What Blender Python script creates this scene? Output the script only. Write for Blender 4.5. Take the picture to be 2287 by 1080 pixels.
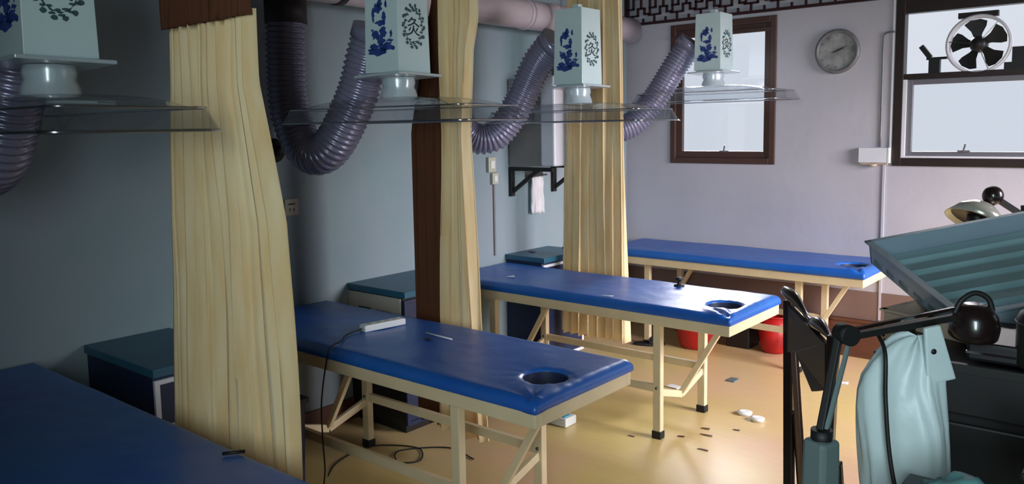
import bpy, bmesh, math, random
from mathutils import Vector, Matrix, noise
random.seed(7)
PI = math.pi
SC = bpy.context.scene
COL = SC.collection
for o in list(bpy.data.objects): bpy.data.objects.remove(o)

# ------------------------------------------------------------------ camera
def camera():
    yaw, pitch, roll = -0.696, 0.1052, -0.0161
    f = Vector((math.sin(yaw)*math.cos(pitch), math.cos(yaw)*math.cos(pitch), -math.sin(pitch)))
    r = Vector((math.cos(yaw), -math.sin(yaw), 0)); u = r.cross(f)
    r2 = r*math.cos(roll)+u*math.sin(roll); u2 = -r*math.sin(roll)+u*math.cos(roll)
    cd = bpy.data.cameras.new('camera'); c = bpy.data.objects.new('camera', cd); COL.objects.link(c)
    m = Matrix((r2, u2, -f)).transposed().to_4x4(); m.translation = (3.5755, -2.0671, 1.621)
    c.matrix_world = m
    cd.sensor_width = 36; cd.lens = 36*1810.4/2287; cd.shift_y = -61.8/2287
    cd.clip_start = 0.05
    SC.camera = c
camera()
# ------------------------------------------------------------------ world, sun, area lights, exposure
w = bpy.data.worlds.new('overcast'); SC.world = w; w.use_nodes = True
bg = w.node_tree.nodes['Background']; bg.inputs[0].default_value = (0.84, 0.90, 1.0, 1); bg.inputs[1].default_value = .82
def sun(name, elev, azim, strength, angle, col):
    l = bpy.data.lights.new(name, 'SUN'); l.energy = strength; l.angle = math.radians(angle); l.color = col
    o = bpy.data.objects.new(name, l); COL.objects.link(o)
    e, a = math.radians(elev), math.radians(azim)
    d = Vector((math.cos(e)*math.sin(a), math.cos(e)*math.cos(a), math.sin(e)))   # towards the light
    o.rotation_euler = d.to_track_quat('Z', 'Y').to_euler(); return o
sun('overcast_sun', 25, -22, 10.0, 32, (1.0, 0.95, 0.97))
def area(name, loc, target, sx, sy, power, col):
    l = bpy.data.lights.new(name, 'AREA'); l.shape = 'RECTANGLE'; l.size = sx; l.size_y = sy; l.energy = power; l.color = col
    o = bpy.data.objects.new(name, l); COL.objects.link(o); o.location = loc
    o.rotation_euler = (Vector(target)-Vector(loc)).to_track_quat('-Z', 'Y').to_euler(); return o
area('added_side_fill', (5.08, 2.35, 1.75), (1.7, 2.75, 0.0), 1.55, 1.25, 82, (1.0, 0.94, 0.99)).data.spread = math.radians(85)  # unseen fill light, added to brighten walls and lanterns from the right
area('added_front_fill', (4.0, -3.22, 1.75), (1.6, 1.5, 1.25), .9, 1.9, 34, (0.78, 0.95, 1.0)).data.spread = math.radians(85)  # unseen fill light added behind the camera to brighten the curtains
SC.view_settings.view_transform = 'Standard'; SC.view_settings.look = 'None'
SC.view_settings.gamma = 1; SC.view_settings.use_curve_mapping = False
SC.view_settings.exposure = 0.0

# ------------------------------------------------------------------ materials
def lin(c):
    return tuple(((v/255)/12.92 if v/255 <= .04045 else ((v/255+.055)/1.055)**2.4) for v in c)
MATS = {}
def mat(name, rgb, rough=.6, metal=0, noise_amt=0, nscale=8, rgb2=None, bump=0, bscale=60, trans=0, coat=0, stretch=(1,1,1), spec=.5, alpha=1):
    if name in MATS: return MATS[name]
    m = bpy.data.materials.new(name); m.use_nodes = True; nt = m.node_tree; N = nt.nodes; L = nt.links
    b = N['Principled BSDF']; c = lin(rgb)
    b.inputs['Base Color'].default_value = (*c, 1); b.inputs['Roughness'].default_value = rough
    b.inputs['Metallic'].default_value = metal; b.inputs['Coat Weight'].default_value = coat
    b.inputs['Specular IOR Level'].default_value = spec
    if noise_amt or bump:
        tc = N.new('ShaderNodeTexCoord'); mp = N.new('ShaderNodeMapping'); mp.inputs['Scale'].default_value = stretch
        L.new(tc.outputs['Object'], mp.inputs[0])
    if noise_amt:
        n = N.new('ShaderNodeTexNoise'); n.inputs['Scale'].default_value = nscale; n.inputs['Detail'].default_value = 5
        L.new(mp.outputs[0], n.inputs['Vector'])
        rp = N.new('ShaderNodeValToRGB'); rp.color_ramp.elements[0].position = .35; rp.color_ramp.elements[1].position = .68
        c2 = lin(rgb2) if rgb2 else tuple(v*(1-noise_amt) for v in c)
        rp.color_ramp.elements[0].color = (*c, 1); rp.color_ramp.elements[1].color = (*c2, 1)
        L.new(n.outputs[0], rp.inputs[0]); L.new(rp.outputs[0], b.inputs['Base Color'])
    if bump:
        n2 = N.new('ShaderNodeTexNoise'); n2.inputs['Scale'].default_value = bscale; n2.inputs['Detail'].default_value = 3
        L.new(mp.outputs[0], n2.inputs['Vector'])
        bp = N.new('ShaderNodeBump'); bp.inputs['Strength'].default_value = bump; bp.inputs['Distance'].default_value = .01
        L.new(n2.outputs[0], bp.inputs['Height']); L.new(bp.outputs[0], b.inputs['Normal'])
    if trans:
        tl = N.new('ShaderNodeBsdfTranslucent'); tl.inputs[0].default_value = (*c, 1)
        mx = N.new('ShaderNodeMixShader'); mx.inputs[0].default_value = trans
        L.new(b.outputs[0], mx.inputs[1]); L.new(tl.outputs[0], mx.inputs[2]); L.new(mx.outputs[0], N['Material Output'].inputs[0])
        if noise_amt: L.new(rp.outputs[0], tl.inputs[0])
    MATS[name] = m; return m
def clear_mat(name, tint, base, edge, rough=.08):
    """clear plastic: see-through, with a share of reflection that grows towards grazing angles"""
    m = bpy.data.materials.new(name); m.use_nodes = True; nt = m.node_tree; N = nt.nodes; L = nt.links
    N.remove(N['Principled BSDF'])
    t = N.new('ShaderNodeBsdfTransparent'); t.inputs[0].default_value = (*tint, 1)
    g = N.new('ShaderNodeBsdfGlossy'); g.inputs['Roughness'].default_value = rough
    lw = N.new('ShaderNodeLayerWeight'); lw.inputs[0].default_value = .35
    mr = N.new('ShaderNodeMapRange'); mr.inputs['To Min'].default_value = base; mr.inputs['To Max'].default_value = edge
    L.new(lw.outputs['Facing'], mr.inputs['Value'])
    mx = N.new('ShaderNodeMixShader'); L.new(mr.outputs[0], mx.inputs[0]); L.new(t.outputs[0], mx.inputs[1]); L.new(g.outputs[0], mx.inputs[2])
    L.new(mx.outputs[0], N['Material Output'].inputs[0]); MATS[name] = m; return m
M = dict(
    wall=mat('white_plaster', (184, 181, 190), .75, noise_amt=.08, nscale=2.2, bump=.12, bscale=25),
    wall_l=mat('pale_teal_plaster', (130, 152, 158), .75, noise_amt=.1, nscale=1.6, rgb2=(144, 156, 164), bump=.12, bscale=25),
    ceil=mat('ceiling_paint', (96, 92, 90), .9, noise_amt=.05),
    floor=None, lower_band=mat('brown_lower_wall', (122, 98, 90), .6, noise_amt=.12, nscale=3), dim=mat('dark_low_bounce_wall', (74, 66, 60), .7, noise_amt=.1),  # dim: unseen front and right walls made dark to cut bounced light
    base=mat('brown_skirting', (96, 58, 42), .45, noise_amt=.25, nscale=5, stretch=(1, 1, 6)),
    frame_brown=mat('brown_window_metal', (84, 60, 54), .4, metal=.2, noise_amt=.15, nscale=6),
    frame_dark=mat('dark_window_metal', (48, 38, 36), .4, metal=.2, noise_amt=.15, nscale=6),
    frame_grey=mat('grey_sash_metal', (120, 118, 125), .4, metal=.4),
    blue=mat('blue_vinyl', (16, 82, 170), .36, noise_amt=.25, nscale=3.5, rgb2=(34, 96, 172), bump=.12, bscale=30, spec=.6),
    cream=mat('cream_enamel', (214, 196, 160), .45, noise_amt=.12, nscale=6),
    black=mat('black_rubber', (14, 14, 15), .6, noise_amt=.2),
    curt=mat('cream_curtain_cloth', (246, 226, 184), .9, noise_amt=.1, nscale=5, rgb2=(238, 206, 150), bump=.1, bscale=150, trans=.2, stretch=(4, 4, .6)),  # faint ochre streaks stand in for light glowing through the folds
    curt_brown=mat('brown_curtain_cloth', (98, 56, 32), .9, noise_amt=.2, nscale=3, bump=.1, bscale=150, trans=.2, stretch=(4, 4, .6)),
    lantern=mat('white_glazed_panel', (206, 226, 228), .22, noise_amt=.03, coat=.3),
    ink=mat('black_ink', (30, 36, 42), .5, noise_amt=.1),
    inkgreen=mat('grey_green_ink', (66, 92, 98), .5, noise_amt=.15),
    inkblue=mat('blue_ink', (34, 52, 122), .5, noise_amt=.35, nscale=30, rgb2=(60, 84, 150)),
    hose=mat('grey_lilac_ribbed_plastic', (140, 138, 162), .24, metal=.3, noise_amt=.1),
    pipe=mat('pinkish_white_pvc', (205, 190, 196), .3, noise_amt=.08),
    collar=mat('dark_grey_pvc', (62, 56, 58), .5, noise_amt=.1),
    teal=mat('teal_laminate', (40, 92, 116), .4, noise_amt=.12, nscale=5),
    cabw=mat('ivory_cabinet_metal', (176, 170, 160), .5, noise_amt=.08),
    cabdark=mat('navy_cabinet_panel', (24, 38, 72), .5, noise_amt=.12),
    white=mat('white_plastic', (222, 226, 226), .4, noise_amt=.05),
    ivory=mat('ivory_plastic', (186, 186, 168), .5, noise_amt=.05),
    metalw=mat('white_painted_steel', (214, 214, 222), .4, noise_amt=.05),
    metalg=mat('grey_painted_steel', (128, 124, 122), .5, noise_amt=.1),
    red=mat('red_plastic', (176, 22, 22), .4, noise_amt=.1),
    lattice=mat('dark_red_lacquer', (52, 22, 26), .4, noise_amt=.15),
    clock=mat('grey_brushed_clock', (128, 126, 128), .45, metal=.3, noise_amt=.25, nscale=18),
    clockf=mat('mottled_clock_face', (158, 158, 158), .5, noise_amt=.3, nscale=14, rgb2=(112, 112, 114)),
    lacquer=mat('black_brown_lacquer', (30, 20, 20), .28, noise_amt=.2, coat=.5),
    brown=mat('dark_brown_wood', (96, 62, 50), .35, noise_amt=.2, nscale=5, stretch=(4, 4, .6)),
    chrome=mat('polished_chrome', (200, 200, 205), .12, metal=1, noise_amt=.03),
    steel=mat('brushed_steel', (120, 116, 112), .3, metal=.9, noise_amt=.1),
    dome=mat('silver_grey_enamel', (196, 194, 182), .25, metal=.4, noise_amt=.05),
    greyg=mat('grey_green_plastic', (92, 108, 108), .5, noise_amt=.08),
    tray=mat('blue_grey_sheet_metal', (150, 172, 186), .38, metal=.35, noise_amt=.1, nscale=4),
    trayin=mat('teal_grey_sheet_metal', (142, 180, 186), .38, metal=.35, noise_amt=.12, nscale=4),
    tan=mat('beige_board', (196, 176, 156), .6, noise_amt=.15),
    turq=mat('turquoise_plastic', (60, 170, 205), .45, noise_amt=.05),
    bag=mat('white_thin_plastic', (214, 232, 234), .38, noise_amt=.1, nscale=5, bump=.5, bscale=14, trans=.25),
    towel=mat('white_towel', (222, 218, 222), .95, noise_amt=.05, bump=.3, bscale=120),
    darkcase=mat('charcoal_case', (23, 23, 25), .45, noise_amt=.2),
    tealcloth=mat('pale_teal_plastic', (96, 148, 150), .5, noise_amt=.12, bump=.3, bscale=14),
    orange=mat('orange_packaging', (205, 120, 40), .5, noise_amt=.1),
)
M['clear'] = clear_mat('clear_acrylic', (.93, .95, .97), .05, .55, .06)
M['rim'] = clear_mat('polished_acrylic_edge', (.8, .84, .88), .5, .9, .2)
M['cloudy'] = clear_mat('cloudy_soft_plastic', (.74, .80, .84), .4, .75, .25)
def cloudy():
    m = M['cloudy']; N = m.node_tree.nodes; L = m.node_tree.links; out = N['Material Output']
    old = out.inputs[0].links[0].from_socket
    p = N.new('ShaderNodeBsdfPrincipled'); p.inputs['Base Color'].default_value = (*lin((206, 222, 230)), 1); p.inputs['Roughness'].default_value = .22
    mx = N.new('ShaderNodeMixShader'); mx.inputs[0].default_value = .6; L.new(old, mx.inputs[1]); L.new(p.outputs[0], mx.inputs[2]); L.new(mx.outputs[0], out.inputs[0])
cloudy()
M['glass'] = clear_mat('window_glass', (.97, .98, .99), .02, .3, .02)
def floor_mat():
    m = bpy.data.materials.new('yellow_vinyl_floor'); m.use_nodes = True; N = m.node_tree.nodes; L = m.node_tree.links
    b = N['Principled BSDF']; b.inputs['Roughness'].default_value = .3
    tc = N.new('ShaderNodeTexCoord')
    n = N.new('ShaderNodeTexNoise'); n.inputs['Scale'].default_value = .9; n.inputs['Detail'].default_value = 4
    rp = N.new('ShaderNodeValToRGB'); rp.color_ramp.elements[0].position = .38; rp.color_ramp.elements[1].position = .66
    rp.color_ramp.elements[0].color = (*lin((200, 180, 116)), 1); rp.color_ramp.elements[1].color = (*lin((204, 170, 138)), 1)
    L.new(tc.outputs['Object'], n.inputs['Vector']); L.new(n.outputs[0], rp.inputs[0])
    mp = N.new('ShaderNodeMapping'); mp.inputs['Scale'].default_value = (1, 9, 1); L.new(tc.outputs['Object'], mp.inputs[0])
    g = N.new('ShaderNodeTexNoise'); g.inputs['Scale'].default_value = 5; g.inputs['Detail'].default_value = 8; L.new(mp.outputs[0], g.inputs['Vector'])
    mx = N.new('ShaderNodeMix'); mx.data_type = 'RGBA'; mx.blend_type = 'MULTIPLY'; mx.inputs['Factor'].default_value = .35
    gr = N.new('ShaderNodeValToRGB'); gr.color_ramp.elements[0].color = (.7, .66, .6, 1); gr.color_ramp.elements[1].color = (1, 1, 1, 1); gr.color_ramp.elements[1].position = .6
    L.new(g.outputs[0], gr.inputs[0]); L.new(rp.outputs[0], mx.inputs['A']); L.new(gr.outputs[0], mx.inputs['B'])
    L.new(mx.outputs['Result'], b.inputs['Base Color'])
    rr = N.new('ShaderNodeMapRange'); rr.inputs['To Min'].default_value = .22; rr.inputs['To Max'].default_value = .42
    L.new(n.outputs[0], rr.inputs['Value']); L.new(rr.outputs[0], b.inputs['Roughness'])
    return m
M['floor'] = floor_mat()

# ------------------------------------------------------------------ mesh helpers
def box(bm, lo, hi, mtx=None):
    vs = [bm.verts.new(((hi if i & 1 else lo)[0], (hi if i & 2 else lo)[1], (hi if i & 4 else lo)[2])) for i in range(8)]
    for f in ((0, 2, 3, 1), (4, 5, 7, 6), (0, 1, 5, 4), (2, 6, 7, 3), (0, 4, 6, 2), (1, 3, 7, 5)): bm.faces.new([vs[i] for i in f])
    if mtx: bmesh.ops.transform(bm, matrix=mtx, verts=vs)
    return vs
def bar(bm, p, q, wd, th, up=(0, 0, 1)):
    p, q = Vector(p), Vector(q); d = (q-p).normalized(); up = Vector(up)
    if abs(d.dot(up)) > .98: up = Vector((1, 0, 0))
    s = d.cross(up).normalized()*wd/2; t = s.cross(d).normalized()*th/2
    a = [bm.verts.new(p+x) for x in (s+t, s-t, -s-t, -s+t)]; b = [bm.verts.new(q+x) for x in (s+t, s-t, -s-t, -s+t)]
    for i in range(4): bm.faces.new((a[i], a[(i+1) % 4], b[(i+1) % 4], b[i]))
    bm.faces.new(a[::-1]); bm.faces.new(b)
def tube(bm, pts, rad, seg=12, caps=True, smooth=True):
    pts = [Vector(p) for p in pts]; n = len(pts)
    rad = rad if isinstance(rad, (list, tuple)) else [rad]*n
    t = (pts[1]-pts[0]).normalized(); up = Vector((0, 0, 1)) if abs(t.z) < .9 else Vector((0, 1, 0))
    nrm = t.cross(up).normalized(); rings = []
    for i in range(n):
        a = pts[max(0, i-1)]; b = pts[min(n-1, i+1)]; t2 = (b-a)
        if t2.length > 1e-9: t = t2.normalized()
        nrm = (nrm-t*nrm.dot(t)).normalized(); bn = t.cross(nrm)
        rings.append([bm.verts.new(pts[i]+(nrm*math.cos(2*PI*k/seg)+bn*math.sin(2*PI*k/seg))*rad[i]) for k in range(seg)])
    for i in range(n-1):
        for k in range(seg):
            f = bm.faces.new((rings[i][k], rings[i][(k+1) % seg], rings[i+1][(k+1) % seg], rings[i+1][k])); f.smooth = smooth
    if caps: bm.faces.new(rings[0][::-1]); bm.faces.new(rings[-1])
def lathe(bm, prof, c=(0, 0, 0), axis=(0, 0, 1), seg=32, smooth=True, sy=1.0):
    """prof: (radius, height) pairs; axis through c"""
    q = Vector((0, 0, 1)).rotation_difference(Vector(axis)); c = Vector(c); rings = []
    for r, h in prof:
        if r < 1e-6: rings.append([bm.verts.new(c+q@Vector((0, 0, h)))])
        else: rings.append([bm.verts.new(c+q@Vector((r*math.cos(2*PI*k/seg), r*sy*math.sin(2*PI*k/seg), h))) for k in range(seg)])
    for a, b in zip(rings, rings[1:]):
        for k in range(seg):
            k2 = (k+1) % seg
            if len(a) == 1 and len(b) == 1: continue
            if len(a) == 1: vs = (a[0], b[k2], b[k])
            elif len(b) == 1: vs = (a[k], a[k2], b[0])
            else: vs = (a[k], a[k2], b[k2], b[k])
            f = bm.faces.new(vs); f.smooth = smooth
def prism(bm, pts, o, ex, ey, ez, depth):
    """polygon pts (2D) in the plane o + x*ex + y*ey, given thickness along ez"""
    o, ex, ey, ez = Vector(o), Vector(ex), Vector(ey), Vector(ez)
    a = [bm.verts.new(o+ex*x+ey*y) for x, y in pts]; b = [bm.verts.new(o+ex*x+ey*y+ez*depth) for x, y in pts]
    n = len(pts); bm.faces.new(a[::-1]); bm.faces.new(b)
    for i in range(n): bm.faces.new((a[i], a[(i+1) % n], b[(i+1) % n], b[i]))
def smooth_path(pts, n=12):
    pts = [Vector(p) for p in pts]; P = [pts[0]*2-pts[1]]+pts+[pts[-1]*2-pts[-2]]; out = []
    for i in range(1, len(P)-2):
        for k in range(n):
            t = k/n; a, b, c, d = P[i-1:i+3]
            out.append(.5*((2*b)+(c-a)*t+(2*a-5*b+4*c-d)*t*t+(3*b-a-3*c+d)*t**3))
    return out+[pts[-1]]
def resample(pts, step):
    out = [pts[0]]; acc = 0
    for a, b in zip(pts, pts[1:]):
        L = (b-a).length
        while acc+L >= step:
            k = (step-acc)/L; a = a+(b-a)*k; out.append(a.copy()); L = (b-a).length; acc = 0
            if L < 1e-9: break
        acc += L
    return out
def obj(name, bm, m, parent=None, bevel=0, recalc=True):
    if recalc: bmesh.ops.recalc_face_normals(bm, faces=bm.faces)
    me = bpy.data.meshes.new(name); bm.to_mesh(me); bm.free(); me.materials.append(M[m] if isinstance(m, str) else m)
    o = bpy.data.objects.new(name, me); COL.objects.link(o)
    if parent is not None: o.parent = parent
    if bevel:
        bv = o.modifiers.new('bevel', 'BEVEL'); bv.width = bevel; bv.segments = 2; bv.limit_method = 'ANGLE'; bv.angle_limit = .6
    return o
def tag(o, label, cat, group=None, kind=None):
    o['label'] = label; o['category'] = cat
    if group: o['group'] = group
    if kind: o['kind'] = kind
    return o
def thing(name, label, cat, loc=(0, 0, 0), rz=0, group=None):
    o = bpy.data.objects.new(name, None); COL.objects.link(o); o.location = loc; o.rotation_euler = (0, 0, rz)
    o.empty_display_size = .1
    return tag(o, label, cat, group)
def struct(name, bm, m, parent=None, bevel=0):
    o = obj(name, bm, m, parent, bevel)
    if parent is None: o['kind'] = 'structure'
    return o
B = bmesh.new
def boxes(name, lst, m, parent=None, bevel=0):
    bm = B()
    for lo, hi in lst: box(bm, lo, hi)
    return obj(name, bm, m, parent, bevel)
def copy_tree(o, parent=None):
    c = o.copy(); COL.objects.link(c)
    if parent is not None: c.parent = parent
    for ch in list(o.children): copy_tree(ch, c)
    return c

# ------------------------------------------------------------------ the room
XR, YB, YF, H = 5.1, 3.70, -3.3, 2.78
W1 = (.41, 1.26, 1.33, 2.40)      # x0 x1 z0 z1
W2 = (2.06, 3.02, 1.335, 2.45)
bm = B(); box(bm, (-.15, YF-.15, -.1), (XR+.15, YB+.2, 0)); struct('floor', bm, 'floor')
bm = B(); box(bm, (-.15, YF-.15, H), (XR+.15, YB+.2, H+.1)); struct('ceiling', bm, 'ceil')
bm = B(); box(bm, (-.15, YF, 0), (0, YB, H)); struct('wall_left', bm, 'wall_l')
bm = B(); box(bm, (-.15, YF-.15, 0), (XR+.15, YF, H)); struct('wall_front', bm, 'dim')
bm = B()
xs = [-.15, W1[0], W1[1], W2[0], W2[1], XR+.15]
for a, b in ((xs[0], xs[1]), (xs[2], xs[3]), (xs[4], xs[5])): box(bm, (a, YB, 0), (b, YB+.2, H))
for w_ in (W1, W2):
    box(bm, (w_[0], YB, 0), (w_[1], YB+.2, w_[2])); box(bm, (w_[0], YB, w_[3]), (w_[1], YB+.2, H))
struct('wall_back', bm, 'wall')
bm = B()     # right wall with an opening for the added window
box(bm, (XR, YF, 0), (XR+.15, 1.5, H)); box(bm, (XR, 3.2, 0), (XR+.15, YB, H)); box(bm, (XR, 1.5, 0), (XR+.15, 3.2, 1.05)); box(bm, (XR, 1.5, 2.45), (XR+.15, 3.2, H))
struct('wall_right', bm, 'dim')
bm = B(); box(bm, (0.02, YB-.018, 0), (XR, YB, .27)); box(bm, (.02, YB-.026, .25), (XR, YB, .27)); struct('baseboard_back', bm, 'base')
bm = B(); box(bm, (0, YF, 0), (.015, YB-.02, .12)); struct('baseboard_left', bm, 'base')
def ring(bm, x0, x1, z0, z1, t, y0, y1):
    box(bm, (x0, y0, z0), (x0+t, y1, z1)); box(bm, (x1-t, y0, z0), (x1, y1, z1))
    box(bm, (x0+t, y0, z0), (x1-t, y1, z0+t)); box(bm, (x0+t, y0, z1-t), (x1-t, y1, z1))
def latch(parent, x, y, z):
    bm = B(); box(bm, (x-.035, y-.012, z-.006), (x+.035, y, z+.006)); bar(bm, (x, y-.012, z), (x+.012, y-.02, z+.045), .008, .008); obj('latch', bm, 'frame_grey', parent)
bm = B(); box(bm, (0.0, YB-.006, .27), (XR, YB, .47)); struct('trim_1', bm, 'lower_band')  # brown strip over the lower back wall
# window 1
bm = B(); ring(bm, W1[0], W1[1], W1[2], W1[3], .045, YB-.012, YB+.06); win1 = struct('window_1', bm, 'frame_brown', bevel=.004)
bm = B(); ring(bm, W1[0]+.045, W1[1]-.045, W1[2]+.045, W1[3]-.045, .05, YB+.012, YB+.045); obj('sash', bm, 'frame_brown', win1, .003)
bm = B(); box(bm, (W1[0]+.012, YB-.02, W1[3]-.11), (W1[1]-.012, YB-.004, W1[3]-.085)); obj('head_rail', bm, 'frame_brown', win1)
bm = B(); box(bm, (W1[0]+.09, YB+.026, W1[2]+.09), (W1[1]-.09, YB+.030, W1[3]-.09)); obj('glass_pane', bm, 'glass', win1)
latch(win1, .86, YB+.012, W1[2]+.095)
# window 2
bm = B(); ring(bm, W2[0], W2[1], W2[2], W2[3], .055, YB-.014, YB+.07); win2 = struct('window_2', bm, 'frame_dark', bevel=.004)
bm = B(); box(bm, (W2[0]+.055, YB-.01, W2[3]-.13), (W2[1]-.055, YB+.06, W2[3]-.05)); obj('head_rail', bm, 'frame_dark', win2)
TZ = 1.915
bm = B(); box(bm, (W2[0]+.055, YB-.004, TZ-.018), (W2[1]-.055, YB+.055, TZ+.018)); obj('transom', bm, 'frame_dark', win2)
bm = B(); ring(bm, W2[0]+.075, W2[1]-.06, W2[2]+.06, TZ-.018, .035, YB+.012, YB+.04); obj('sash', bm, 'frame_grey', win2, .003)
bm = B(); box(bm, (W2[0]+.11, YB+.024, W2[2]+.09), (W2[1]-.095, YB+.028, TZ-.05)); obj('glass_pane', bm, 'glass', win2)
bm = B(); box(bm, (W2[0]+.055, YB-.01, W2[2]+.055), (W2[0]+.075, YB+.02, TZ-.018)); obj('side_strip', bm, 'metalw', win2)
bm = B(); box(bm, (W2[0]+.055, YB-.012, W2[2]+.052), (W2[1]-.055, YB+.012, W2[2]+.066)); obj('sill_strip', bm, 'metalw', win2)
latch(win2, 2.48, YB+.012, W2[2]+.1)
# unseen window frame added in the right wall around the side fill light
bm = B()
for lo, hi in (((XR-.01, 1.5, 1.05), (XR+.05, 3.2, 1.1)), ((XR-.01, 1.5, 2.4), (XR+.05, 3.2, 2.45)), ((XR-.01, 1.5, 1.1), (XR+.05, 1.55, 2.4)), ((XR-.01, 3.15, 1.1), (XR+.05, 3.2, 2.4))): box(bm, lo, hi)
struct('added_side_window', bm, 'frame_brown')

# fretwork along the top of the back wall
def fretwork():
    bm = B(); y0, y1 = YB-.03, YB-.004; z0, z1 = 2.425, 2.72; x0, x1 = .0, 2.045; t = .014
    box(bm, (x0, y0, z0), (x1, y1, z0+.02)); box(bm, (x0, y0, z1), (x1, y1, z1+.02)); box(bm, (x0, y0, z0), (x0+.02, y1, z1))
    box(bm, (x1-.02, y0, z0), (x1, y1, z1))
    def h(xa, xb, z): box(bm, (min(xa, xb)-t/2, y0+.004, z-t/2), (max(xa, xb)+t/2, y1-.004, z+t/2))
    def v(x, za, zb): box(bm, (x-t/2, y0+.004, min(za, zb)), (x+t/2, y1-.004, max(za, zb)))
    p = .20; x = x0+.03; a = z0+.02; r1, r2, r3 = a+.055, a+.11, a+.19
    while x < x1-.09:
        v(x+.04, a, r1); h(x-.01, x+.09, r1); v(x+.09, r1, r2); h(x+.09, x+.15, r2); v(x+.15, r2, r1+.01); h(x+.15, x+.19, r1+.01)
        v(x+.14, a, a+.03); h(x+.0, x+.05, r2); v(x, r1, r3); v(x+.05, r2, r3); h(x+.05, x+.12, r3); v(x+.12, r2, z1-.02)
        h(x+.12, x+.18, z1-.03); v(x+.18, r3, z1)
        x += p
    h(x0, x1, a+.235)
    return obj('fretwork_panel', bm, 'lattice')
tag(fretwork(), 'dark red wooden fretwork strip running along top of the window wall', 'fretwork')

# ------------------------------------------------------------------ massage beds
BL, BW, BH = 1.915, .61, .7157
def mattress_mesh(seed, kind):
    bm = B(); nx, ny = 150, 48; hx, hy, hr = BL-.135, .235, .086
    V = {}
    top = BH; rnd = .022
    for i in range(nx+1):
        for j in range(ny+1):
            x, y = BL*i/nx, BW*j/ny
            d = math.hypot(x-hx, y-hy)
            if d < hr-.002: continue
            V[i, j] = bm.verts.new((x, y, top))
    for i in range(nx):
        for j in range(ny):
            k = [(i, j), (i+1, j), (i+1, j+1), (i, j+1)]
            if all(q in V for q in k): bm.faces.new([V[q] for q in k])
    for v in list(bm.verts):
        if not v.link_faces: bm.verts.remove(v)
    bnd = [v for v in bm.verts if v.is_boundary]
    for v in bnd:
        d = Vector((v.co.x-hx, v.co.y-hy))
        if d.length < hr+.03: d = d.normalized()*hr; v.co.x, v.co.y = hx+d.x, hy+d.y
    for v in bm.verts:
        x, y = v.co.x, v.co.y
        e = min(x, BL-x, y, BW-y)
        z = top; eh = math.hypot(x-hx, y-hy)-hr
        if eh < .012: z -= .005*(1-max(0, eh)/.012)**2
        if e < rnd: z -= .014*(1-e/rnd)**2
        z += .0035*noise.noise(Vector((x*2.2+seed, y*5, seed)))+.0016*noise.noise(Vector((x*9+seed, y*14, 3)))
        # wrinkles pulling from the hole to the worn corner
        cx, cy = BL-.02, .02; dc = math.hypot(x-cx, y-cy)
        ang = math.atan2(y-cy, cx-x)
        z += .006*math.exp(-(dc/.16)**2)*math.sin(ang*9+seed)*min(1, e/.015)
        z -= .007*math.exp(-(dc/.04)**2)
        dh = math.hypot(x-hx, y-hy)-hr
        z += .0009*math.exp(-(dh/.09)**2)*math.sin(math.atan2(y-hy, x-hx)*13+seed*2)
        if kind == 'crease':   # long fold from the hole to the corner
            t = max(0, min(1, ((x-(hx-.05))*(cx-hx+.05)+(y-(hy-.1))*(cy-hy+.1))/((cx-hx+.05)**2+(cy-hy+.1)**2)))
            px, py = hx-.05+t*(cx-hx+.05), hy-.1+t*(cy-hy+.1)
            z -= .012*math.exp(-(math.hypot(x-px, y-py)/.012)**2)*min(1, t*4)
            z += .006*math.exp(-((math.hypot(x-px, y-py)-.03)/.02)**2)*min(1, t*4)
        v.co.z = z
    for f in bm.faces: f.smooth = True
    edges = [e for e in bm.edges if e.is_boundary]
    for dz, out in ((.010, .006), (.020, .003), (.012, -.004)):
        r = bmesh.ops.extrude_edge_only(bm, edges=edges)
        vs = [g for g in r['geom'] if isinstance(g, bmesh.types.BMVert)]
        edges = [g for g in r['geom'] if isinstance(g, bmesh.types.BMEdge)]
        for v in vs:
            v.co.z = v.co.z-dz if dz != .012 or out > 0 else BH-.05
            x, y = v.co.x, v.co.y; s = out
            d = Vector((x-hx, y-hy))
            if d.length < hr+.03: n = d.normalized()*-s; v.co.x += n.x*.5; v.co.y += n.y*.5
            else:
                if x < .015: v.co.x -= s
                if x > BL-.015: v.co.x += s
                if y < .015: v.co.y -= s
                if y > BW-.015: v.co.y += s
    for f in bm.faces: f.smooth = True
    return bm
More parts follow.
